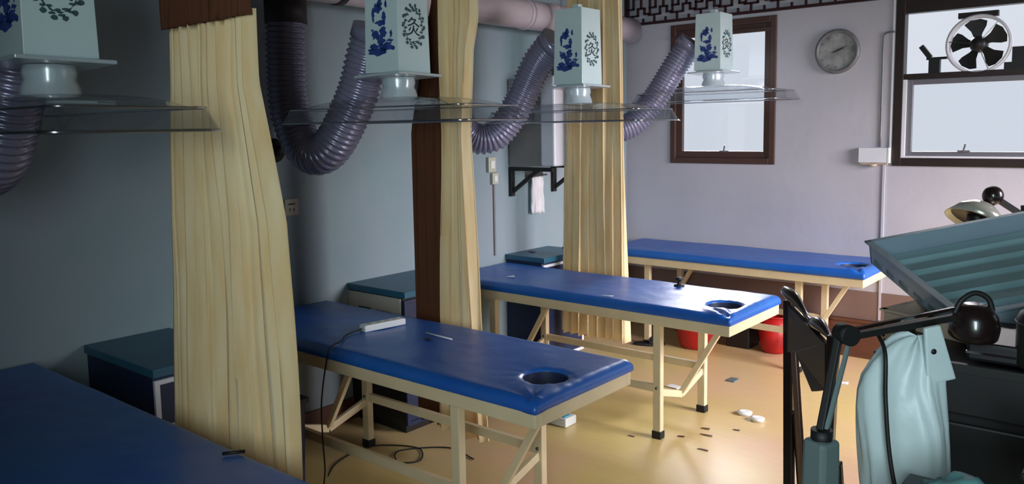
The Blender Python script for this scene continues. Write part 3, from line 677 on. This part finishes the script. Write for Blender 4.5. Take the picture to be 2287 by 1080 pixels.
bm = B(); lathe(bm, [(.03, 0), (.03, .006), (.012, .008), (.011, .03), (.022, .035), (.024, .045), (0, .052)], (1.385, 2.03, .716), (0, 0, 1), 18)
tag(obj('suction_hook', bm, 'black'), 'small black knob standing on far edge of the shining bed', 'knob')
def scrap(pts, z, m, label, cat='scrap', name='paper_scrap', th=.002, o=(0, 0)):
    bm = B(); prism(bm, pts, (o[0], o[1], z), (1, 0, 0), (0, 1, 0), (0, 0, 1), th)
    for v in bm.verts: v.co.z += .004*math.sin(v.co.x*70+v.co.y*50)*.5+.002
    return tag(obj(name, bm, m), label, cat)
scrap([(0, 0), (.06, .01), (.02, .05)], .718, 'white', 'white triangular paper scrap on the shining bed near middle curtain', o=(.40, 1.67))
scrap([(0, 0), (.05, .01), (.06, .025), (.02, .02)], .718, 'white', 'small pale scrap at near edge of the shining bed', o=(1.19, 1.53))
scrap([(0, 0), (.05, -.01), (.055, .01), (.01, .02)], .719, 'cabdark', 'small dark scrap beside the thin white stick on bed', o=(1.06, .33))
scrap([(-.025, -.012), (.025, -.02), (.03, .012), (-.02, .02)], .7665, 'cabdark', 'dark little patch on the far corner cabinet top', o=(.1, 2.3))
# floor litter
for (x, y, rz, lab) in ((1.735, 2.15, .2, 'small white plastic cap on floor, left one of the pair'), (1.83, 2.10, -.1, 'small white plastic cap on floor, right one of the pair')):  # loose white caps lying on the floor
    t = thing('plastic_cap', lab, 'dish', (x, y, 0), rz, 'pair of white caps on the floor')
    bm = B(); lathe(bm, [(0, .0), (.036, 0), (.042, .018), (.038, .02), (0, .017)], (0, 0, .001), (0, 0, 1), 24, sy=.8); obj('cap_body', bm, 'white', t)
    bm = B(); lathe(bm, [(.03, .019), (.033, .022), (.028, .0215), (.0, .019)], (0, 0, .001), (0, 0, 1), 24, sy=.8); obj('cap_rim', bm, 'white', t)
tag(boxes('tissue_box', [((.93, 1.37, .001), (1.06, 1.47, .05))], 'white', None, .006), 'small white and blue box on floor behind the power strip bed', 'box')
tag(boxes('label_card', [((.95, 1.385, .051), (1.04, 1.44, .055))], 'turq'), 'pale blue card lying on the small white floor box', 'card')
tag(boxes('dark_tile_chip', [((1.39, 2.65, 0.001), (1.44, 2.73, .008))], 'greyg'), 'small dark grey square piece on yellow floor near the red bucket', 'chip')
fl = [(1.707, 1.737, .035, .008, 'small dark twig on floor between caps and bed leg'), (1.66, 1.82, .025, .01, 'dark crumb on floor nearest the far bed leg'), (1.78, 1.55, .03, .006, 'thin dark sliver on floor below the crumbs'), (1.40, 1.49, .018, .008, 'tiny brown chip beside near leg foot of shining bed'), (1.80, 1.90, .02, .006, 'tiny pale chip on floor below the white caps'), (1.61, 1.64, .02, .008, 'tiny brown chip between the crumbs and bed leg')]
for i, (x, y, a, b, lab) in enumerate(fl): scrap([(-a, -b), (a, -b*.4), (a*.8, b), (-a*.6, b*.7)], .0005, 'brown', lab, 'debris', 'floor_crumb', .003, (x, y))
scrap([(-.04, -.03), (.04, -.035), (.05, .02), (-.03, .035)], .001, 'white', 'crumpled white scrap on floor under head of shining bed', 'scrap', 'paper_scrap', .004, (1.18, 2.35))
scrap([(-.05, -.03), (.04, -.02), (.03, .03)], .001, 'white', 'white scrap on yellow floor beside the black trolley', 'scrap', 'paper_scrap', .004, (1.98, 3.05))
# red buckets and crate below the far bed
def bucket(label, loc, r, h):
    t = thing('plastic_bucket', label, 'bucket', loc, 0)
    bm = B(); lathe(bm, [(0, .0), (r*.62, 0), (r*.7, .02), (r, h), (r*.96, h), (r*.66, .025), (0, .02)], (0, 0, 0), (0, 0, 1), 36); obj('bucket_wall', bm, 'red', t)
    bm = B(); tube(bm, [(r*math.cos(a), r*math.sin(a), h) for a in [2*PI*k/32 for k in range(33)]], .007, 8, False); obj('bucket_rim', bm, 'red', t)
bucket('round red plastic basin on floor, partly behind shining bed leg', (.86, 3.30, 0), .19, .3)
bucket('smaller red bucket on floor under the farthest bed, right of basin', (1.36, 3.5, 0), .13, .27)
t = thing('storage_crate', 'black storage crate on floor between the red basin and bucket', 'crate', (1.1, 3.53, 0))
boxes('crate_body', [((-.08, -.1, 0), (.1, .1, .22))], 'darkcase', t, .008); boxes('crate_lid', [((-.085, -.105, .22), (.105, .105, .24))], 'black', t, .004)
t = thing('slipper', 'black slipper on floor beneath the farthest bed, left of basin', 'shoe', (.56, 3.12, 0), .5)
bm = B(); prism(bm, rnd_blob(0, 0, .12, .045, 2, 24, .15), (0, 0, 0), (1, 0, 0), (0, 1, 0), (0, 0, 1), .02); obj('sole', bm, 'black', t, .004)
bm = B(); lathe(bm, [(.045, -.05), (.05, 0), (.042, .05)], (.05, 0, .018), (1, 0, 0), 20)
for v in list(bm.verts):
    if v.co.z < .018: v.co.z = .018
obj('strap', bm, 'darkcase', t)

# ------------------------------------------------------------------ trolley and clutter in the right foreground
V3 = Vector
tr = thing('equipment_trolley', 'black equipment trolley under the grey metal tray at right', 'trolley', (3.02, .0, 0))
def tbox(name, lst, m, par, bev=.006): return boxes(name, lst, m, par, bev)
tbox('top_shelf', [((0, 0, .94), (.95, .55, 1.05))], 'darkcase', tr)
tbox('top_rim', [((-.012, -.012, 1.045), (.962, .005, 1.065)), ((-.012, .545, 1.045), (.962, .562, 1.065)), ((-.012, .005, 1.045), (.005, .545, 1.065)), ((.945, .005, 1.045), (.962, .545, 1.065))], 'black', tr, 0)
tbox('cabinet_body', [((0.045, 0.03, .16), (.90, .52, .94))], 'darkcase', tr)
for k in range(3):
    dr = tbox('drawer', [((0.06, .018, .18+k*.25), (.885, .03, .415+k*.25))], 'darkcase', tr)
    bm = B(); bar(bm, (.35, .006, .34+k*.25), (.6, .006, .34+k*.25), .01, .014); obj('handle', bm, 'steel', dr)
for x in (.0, .91):
    for y in (0, .51):
        lg = tbox('leg', [((x, y, .05), (x+.04, y+.04, .94))], 'black', tr)
        bm = B(); lathe(bm, [(0, -.015), (.025, -.015), (.025, .015), (0, .015)], (x+.02, y+.02, .025), (1, 0, 0), 18); obj('caster', bm, 'black', lg)
# beige open box on the trolley
def open_box(name, label, cat, loc, ux, uy, h, m, m2, t=.018, lid=False):
    """tray: loc = corner, ux/uy = edge vectors; walls of height h standing up"""
    ux, uy = V3(ux), V3(uy); n = ux.cross(uy).normalized(); o = V3(loc)
    e = thing(name, label, cat, loc)
    def pl(nm, a, b, c, d, th, mm):
        bm = B(); q = [V3(p) for p in (a, b, c, d)]; A = [bm.verts.new(p) for p in q]; nn = (q[1]-q[0]).cross(q[3]-q[0]).normalized()*th
        Bv = [bm.verts.new(p+nn) for p in q]; bm.faces.new(A[::-1]); bm.faces.new(Bv)
        for i in range(4): bm.faces.new((A[i], A[(i+1) % 4], Bv[(i+1) % 4], Bv[i]))
        return obj(nm, bm, mm, e)
    N_ = n*h; x1, y1 = ux.normalized(), uy.normalized()
    pl('base', V3((0, 0, 0)), ux, ux+uy, uy, .006, m2)
    pl('side_wall', V3((0, 0, 0)), uy, uy+N_, N_, t*.6, m)
    pl('side_wall', ux, ux+N_, ux+uy+N_, ux+uy, t*.6, m)
    pl('end_wall', V3((0, 0, 0)), N_, ux+N_, ux, t*.6, m)
    pl('end_wall', uy, ux+uy, ux+uy+N_, uy+N_, t*.6, m)
    bm = B(); k = t*.5
    for a, b in ((V3((0, 0, 0)), ux), (ux, ux+uy), (ux+uy, uy), (uy, V3((0, 0, 0)))): bar(bm, a+N_-(b-a).normalized()*k, b+N_+(b-a).normalized()*k, t, .006, n)
    obj('rim', bm, m, e)
    return e, n
open_box('open_box', 'open beige box with dark inside, below corner of the grey metal tray', 'box', (2.93, .36, 1.0), (.36, -.17, .0), (.10, .34, .0), .09, 'tan', 'darkcase')
# big ridged sheet metal tray, tilted, lying over the box
A_ = V3((2.772, .745, 1.227)); C_ = V3((3.148, .259, 1.120)); D_ = V3((3.421, 1.04, 1.333))
ux = (C_-A_); uy = (D_-A_); uy = uy-ux*(uy.dot(ux)/ux.dot(ux)); uy = uy.normalized()*.95
nn = ux.cross(uy).normalized(); hh = .075
e, n_ = open_box('metal_tray', 'large blue-grey ridged metal tray tilted on top of the trolley', 'tray', tuple(A_-nn*hh), tuple(ux), tuple(uy), hh, 'tray', 'trayin', .02)
for k in range(6):
    bm = B(); f = .10+.155*k; a = ux*f+nn*.008; b = ux*f+uy+nn*.008; wv = ux.normalized()
    q = [(-.034, 0), (-.026, .02), (.026, .02), (.034, 0)]
    lo = [bm.verts.new(a+wv*x+nn*z) for x, z in q]; hi_ = [bm.verts.new(b+wv*x+nn*z) for x, z in q]
    for i in range(3): bm.faces.new((lo[i], lo[i+1], hi_[i+1], hi_[i]))
    bm.faces.new(lo); bm.faces.new(hi_[::-1]); bm.faces.new((lo[0], hi_[0], hi_[3], lo[3]))
    obj('ridge', bm, 'trayin', e)
bm = B()
for f in (.40, .72):
    for g in (.25, .33, .62): lathe(bm, [(0, .002), (.006, .002), (.007, 0)], ux*f+uy*g+nn*.0215, tuple(nn), 10)
obj('rivet_holes', bm, 'black', e)
# black instrument cases stacked on the trolley
t = thing('instrument_case', 'dark instrument case with thin bright edge behind the white bag', 'case', (3.16, -.02, 0))
t.location = (3.20, .03, 1.066)
tbox('case_body', [((.0, 0, 0), (.36, .26, .045))], 'darkcase', t, .008)
tbox('bright_edge', [((.0, -.003, .018), (.36, .0, .024))], 'chrome', t, 0)
# white plastic bag hung on the trolley corner
def bag():
    bm = B(); ny, nx = 34, 40; cx, cy = 3.115, -.165
    prof = [(1.185, .012), (1.17, .04), (1.14, .062), (1.08, .082), (1.0, .095), (.92, .10), (.84, .095), (.76, .085), (.68, .082), (.58, .088), (.48, .08), (.42, .05), (.40, .0)]
    rings = []
    for i, (z, r) in enumerate(prof):
        sh = -.018*math.sin(i*.8)+(.03 if i < 3 else 0)
        ring_ = []
        for k in range(nx):
            a = 2*PI*k/nx; nz = noise.noise(V3((math.cos(a)*2.2, math.sin(a)*2.2, z*5)))
            n2 = abs(noise.noise(V3((math.cos(a)*5, math.sin(a)*5, z*3+4))))
            n3 = noise.noise(V3((math.cos(a)*9, math.sin(a)*9, z*11+2))); rr_ = r*(1.04+.34*nz-.34*n2+.10*n3)+.004
            ring_.append(bm.verts.new((cx+sh*.77+rr_*math.cos(a)*1.0, cy+sh*.3+rr_*.62*math.sin(a), z-.03+.03*nz)))
        rings.append(ring_)
    for a, b in zip(rings, rings[1:]):
        for q in range(nx): f = bm.faces.new((a[q], a[(q+1) % nx], b[(q+1) % nx], b[q])); f.smooth = True
    bm.faces.new(rings[0]); bm.faces.new(rings[-1][::-1])
    return bm
bg_ = thing('plastic_bag', 'crumpled white plastic bag hanging at the left corner of the trolley', 'bag', (0, 0, 0))
o = obj('bag_body', bag(), 'bag', bg_); sb = o.modifiers.new('smooth', 'SUBSURF'); sb.levels = sb.render_levels = 1
bm = B(); vs = box(bm, (-.032, -.006, -.075), (.032, .006, .05))
for v in vs:
    if v.co.z > 0: v.co.x = v.co.x*.55+.0
bmesh.ops.transform(bm, matrix=Matrix.Translation((3.178, -.175, 1.135)) @ Matrix.Rotation(.7, 4, 'Z') @ Matrix.Rotation(-.2, 4, 'Y'), verts=bm.verts)
fl = obj('folded_corner', bm, 'bag', bg_, .004)
bm = B(); lathe(bm, [(0, .003), (.006, .003), (.007, 0)], (3.176, -.182, 1.13), (.64, -.77, 0), 12); obj('hole', bm, 'black', fl)
bm = B(); tube(bm, smooth_path([(3.02, .02, 1.10), (3.05, -.16, 1.155), (3.095, -.245, 1.13), (3.105, -.265, 1.03), (3.12, -.27, .9), (3.15, -.275, .78), (3.2, -.25, .60), (3.22, -.2, .3)], 10), .0045, 8)
tag(obj('black_cable', bm, 'black'), 'black cable running down over front of the white plastic bag', 'cable')
# articulated lamp in front: column, two arms and dark round head
lp = thing('articulated_lamp', 'black swing-arm lamp on grey plastic column, in front of the white bag', 'lamp', (3.016, -.397, 0))
bm = B(); vs = box(bm, (-.034, -.034, .42), (.034, .034, .965))
for v in vs:
    if v.co.z > .8: v.co.x *= .82; v.co.y *= .82
bmesh.ops.rotate(bm, verts=vs, cent=(0, 0, 0), matrix=Matrix.Rotation(-.35, 3, 'Z')); obj('column', bm, 'greyg', lp, .01)
bm = B(); tube(bm, [(0, 0, .42), (0, 0, .04)], .016, 12); obj('lower_pole', bm, 'black', lp)
bm = B(); tube(bm, [(0, 0, .955), (0, 0, .985)], .022, 16); obj('swivel', bm, 'black', lp)
for k in range(5):
    a = 2*PI*k/5+.4; bm = B(); bar(bm, (0, 0, .06), (.24*math.cos(a), .24*math.sin(a), .05), .03, .02); lg = obj('foot', bm, 'black', lp, .004)
    bm = B(); lathe(bm, [(0, -.012), (.024, -.012), (.024, .012), (0, .012)], (.23*math.cos(a), .23*math.sin(a), .025), (-math.sin(a), math.cos(a), 0), 14); obj('caster', bm, 'black', lg)
O = V3((3.016, -.397, 0)); J = V3((3.025, -.296, 1.169))-O; E_ = V3((3.194, -.086, 1.197))-O
bm = B(); bar(bm, (-.004, 0, .97), J+V3((-.012, 0, -.01)), .016, .02, (0, 1, 0)); obj('lower_arm', bm, 'black', lp, .003)
bm = B(); bar(bm, (.006, .004, .97), J+V3((.012, .0, -.01)), .008, .012, (0, 1, 0)); obj('lower_arm_rod', bm, 'greyg', lp)
bm = B(); tube(bm, [J+V3((-.012, .012, 0)), J+V3((.02, -.012, 0))], .022, 18); obj('elbow_joint', bm, 'black', lp)
bm = B(); bar(bm, J+V3((0, 0, .006)), E_+V3((0, 0, .012)), .008, .007); obj('upper_arm_rod', bm, 'chrome', lp)
bm = B(); bar(bm, J+V3((0, 0, -.008)), E_+V3((0, 0, -.008)), .014, .014); obj('upper_arm', bm, 'black', lp)
bm = B(); lathe(bm, [(0, .05), (.03, .047), (.045, .03), (.052, .0), (.05, -.02), (.035, -.025), (0, -.02)], E_+V3((.035, .03, -.03)), (.1, -.2, 1), 28); obj('lamp_head', bm, 'lacquer', lp)
bm = B(); tube(bm, smooth_path([E_+V3((0, 0, 0)), E_+V3((.012, .012, .03)), E_+V3((.035, .03, .046)), E_+V3((.06, .045, .03)), E_+V3((.07, .05, -.02))], 8), .006, 8); obj('yoke', bm, 'black', lp)
# dark chair
ch = thing('chair', 'folded black lacquered chair with brown slat behind the swing-arm lamp', 'chair', (2.76, .28, 0))
o0 = V3((2.76, .28, 0))
def W(*p): return V3(p)-o0
pa, pb = (2.615, .462), (2.875, .10)
bm = B(); tube(bm, smooth_path([W(2.59, .49, 1.085), W(2.66, .41, 1.07), W(2.74, .30, 1.045), W(2.80, .21, 1.055), W(2.865, .115, 1.045)], 8), [.014+.006*math.sin(k*.35) for k in range(33)], 12); obj('top_rail', bm, 'lacquer', ch)
for nm, (x, y), dx in (('a', pa, .01), ('b', pb, -.01)):
    bm = B(); bar(bm, W(x, y, 1.06), W(x+dx*2, y-dx*2, .45), .03, .03); bar(bm, W(x+dx*2, y-dx*2, .46), W(x+dx, y-dx, 0), .032, .032); obj('back_leg', bm, 'lacquer', ch, .004)
bm = B(); bar(bm, W(2.65, .40, 1.02), W(2.72, .33, .5), .035, .012, (.7, .7, 0)); obj('back_slat', bm, 'brown', ch, .003)
bm = B()
vs = [bm.verts.new(W(*p)) for p in ((2.635, .44, 1.05), (2.86, .12, 1.03), (2.86, .13, .90), (2.80, .2, .865), (2.70, .34, .93), (2.64, .43, .90))]
f = bm.faces.new(vs); r = bmesh.ops.extrude_face_region(bm, geom=[f]); bmesh.ops.translate(bm, verts=[g for g in r['geom'] if isinstance(g, bmesh.types.BMVert)], vec=(-.012, -.009, 0)); obj('back_panel', bm, 'darkcase', ch)
P1, P2 = V3((*pa, 0))-o0, V3((*pb, 0))-o0
du = V3((.81, .585, 0))
q = [P1+(P2-P1)*.12+du*.03, P1+(P2-P1)*.88+du*.03]
bm = B(); lo = [bm.verts.new(q[0]+V3((0, 0, .26))), bm.verts.new(q[1]+V3((0, 0, .26))), bm.verts.new(q[1]+V3((0, 0, .62))), bm.verts.new(q[0]+V3((0, 0, .62)))]
f = bm.faces.new(lo); r = bmesh.ops.extrude_face_region(bm, geom=[f]); bmesh.ops.translate(bm, verts=[g for g in r['geom'] if isinstance(g, bmesh.types.BMVert)], vec=du*.025); obj('folded_seat', bm, 'lacquer', ch, .006)
for k in (.06, .94):
    p = P1+(P2-P1)*k; bm = B(); bar(bm, p+du*.025+V3((0, 0, .7)), p+du*.085, .026, .026); obj('front_leg', bm, 'lacquer', ch, .004)
bm = B(); bar(bm, P1+V3((0, 0, .2)), P2+V3((0, 0, .2)), .02, .025); obj('stretcher', bm, 'lacquer', ch)

# steel pot, lamp with silver dome, turquoise ball, dark box, teal bag
t = thing('steel_pot', 'dark steel pot with lidded top at right edge of the picture', 'pot', (3.345, -.22, 0)); z = 1.08
t.location = (3.36, .06, 1.066)
bm = B(); lathe(bm, [(0, 0), (.06, 0), (.066, .01), (.066, .1), (.07, .105), (.064, .107), (0, .107)], (0, 0, 0), (0, 0, 1), 32); obj('pot_body', bm, 'steel', t)
bm = B(); lathe(bm, [(.068, .107), (.06, .125), (.03, .14), (0, .143)], (0, 0, 0), (0, 0, 1), 32); ld = obj('lid', bm, 'darkcase', t)
bm = B(); lathe(bm, [(.01, .14), (.012, .155), (.026, .16), (.026, .17), (0, .176)], (0, 0, 0), (0, 0, 1), 20); obj('knob', bm, 'steel', ld)
t = thing('dome_lamp', 'silver dome lamp with black joint behind top edge of the metal tray', 'lamp', (3.42, 1.45, 0))
o0 = V3((3.42, 1.45, 0))
bm = B(); lathe(bm, [(.02, .075), (.045, .07), (.075, .045), (.105, 0), (.102, 0), (.072, .04), (.04, .062), (0, .066)], W(3.0, 1.21, 1.26), (.30, .55, 1), 36); obj('lamp_shade', bm, 'dome', t)
bm = B(); lathe(bm, [(0, 0.015), (.085, .017), (.088, .014)], W(3.0, 1.21, 1.26), (.30, .55, 1), 30); lathe(bm, [(0, -.01), (.03, -.005), (.035, .02), (.02, .04)], W(3.0, 1.21, 1.26), (.30, .55, 1), 18); obj('bulb', bm, 'darkcase', t)
bm = B(); lathe(bm, [(0, .035), (.02, .03), (.034, .01), (.034, -.01), (.02, -.03), (0, -.035)], W(3.045, 1.25, 1.355), (.2, -.9, .2), 24); obj('swivel_joint', bm, 'lacquer', t)
bm = B(); bar(bm, W(3.03, 1.24, 1.31), W(3.05, 1.25, 1.36), .03, .025); bar(bm, W(3.05, 1.25, 1.35), W(3.14, 1.32, 1.275), .016, .02); bar(bm, W(3.14, 1.32, 1.275), W(3.42, 1.45, 1.30), .016, .02); obj('arm', bm, 'black', t)
bm = B(); bar(bm, W(3.135, 1.315, 1.24), W(3.13, 1.31, 1.32), .012, .012); obj('clamp_screw', bm, 'black', t)
bm = B(); tube(bm, [(0, 0, 1.32), (0, 0, .03)], .014, 12); obj('pole', bm, 'black', t)
bm = B(); lathe(bm, [(0, .03), (.05, .03), (.16, .012), (.165, 0), (0, 0)], (0, 0, 0), (0, 0, 1), 32); obj('foot_plate', bm, 'black', t)
# turquoise round stool-fan on a stand behind
t = thing('standing_fan', 'turquoise round fan head at right edge below the larger window', 'fan', (3.17, 1.78, 0))
bm = B(); lathe(bm, [(0, .05), (.05, .05), (.088, .02), (.09, -.02), (.07, -.05), (0, -.055)], (0, 0, 1.34), (.45, -.88, 0), 36); obj('fan_housing', bm, 'turq', t)
bm = B(); tube(bm, [(0, 0.02, 1.26), (0, .02, .03)], .014, 12); obj('pole', bm, 'white', t)
bm = B(); lathe(bm, [(0, .03), (.04, .03), (.15, .012), (.155, 0), (0, 0)], (0, .02, 0), (0, 0, 1), 32); obj('foot_plate', bm, 'white', t)
# low stand in front of the trolley with teal bag and dark box on it
t = thing('side_table', 'dark low table in front of the trolley at bottom right corner', 'table', (3.16, -.50, 0))
tbox('table_top', [((0, 0, .86), (.60, .22, .89))], 'darkcase', t)
for x in (.01, .56):
    for y in (.01, .18): tbox('leg', [((x, y, 0), (x+.03, y+.03, .86))], 'black', t, 0)
bm = B(); n_ = 16; g = [[bm.verts.new((3.20+.17*i/n_, -.48+.15*j/n_, .905+.05*math.sin(PI*i/n_)*math.sin(PI*j/n_)+.018*noise.noise(V3((i*.35, j*.35, 2))))) for j in range(n_+1)] for i in range(n_+1)]
lo = [[bm.verts.new((v.co.x, v.co.y, .891)) for v in r_] for r_ in g]
for i in range(n_):
    for j in range(n_):
        f = bm.faces.new((g[i][j], g[i+1][j], g[i+1][j+1], g[i][j+1])); f.smooth = True; bm.faces.new((lo[i][j], lo[i][j+1], lo[i+1][j+1], lo[i+1][j]))
for i in range(n_):
    bm.faces.new((g[i][0], lo[i][0], lo[i+1][0], g[i+1][0])); bm.faces.new((g[i][n_], g[i+1][n_], lo[i+1][n_], lo[i][n_])); bm.faces.new((g[0][i], g[0][i+1], lo[0][i+1], lo[0][i])); bm.faces.new((g[n_][i], lo[n_][i], lo[n_][i+1], g[n_][i+1]))
tag(obj('folded_pouch', bm, 'tealcloth'), 'pale teal soft pouch lying on dark table near bottom right corner', 'pouch')
t = thing('equipment_box', 'charcoal box standing on dark table in the bottom right corner', 'box', (3.39, -.50, .891))
tbox('box_body', [((0, 0, 0), (.22, .19, .12))], 'darkcase', t, .01); tbox('box_lid', [((-.005, -.005, .12), (.225, .195, .135))], 'black', t, .005)
# litter bag on the floor between lamp and white bag
bm = B(); lathe(bm, [(0, 0), (.1, 0), (.13, .04), (.1, .1), (.03, .13), (0, .13)], (2.56, 1.22, .0), (0, 0, 1), 24)
for v in bm.verts:
    k = noise.noise(v.co*14); v.co += V3((.02*k, .02*k, .015*k if v.co.z > .02 else 0)); v.co.z = max(v.co.z, .001)
tag(obj('crumpled_paper', bm, 'white'), 'crumpled white paper on floor between the lamp column and plastic bag', 'paper')
bm = B(); box(bm, (2.56, 1.36, .001), (2.64, 1.43, .03)); tag(obj('small_packet', bm, 'orange', None, .004), 'small orange packet on floor behind the crumpled white paper', 'packet')
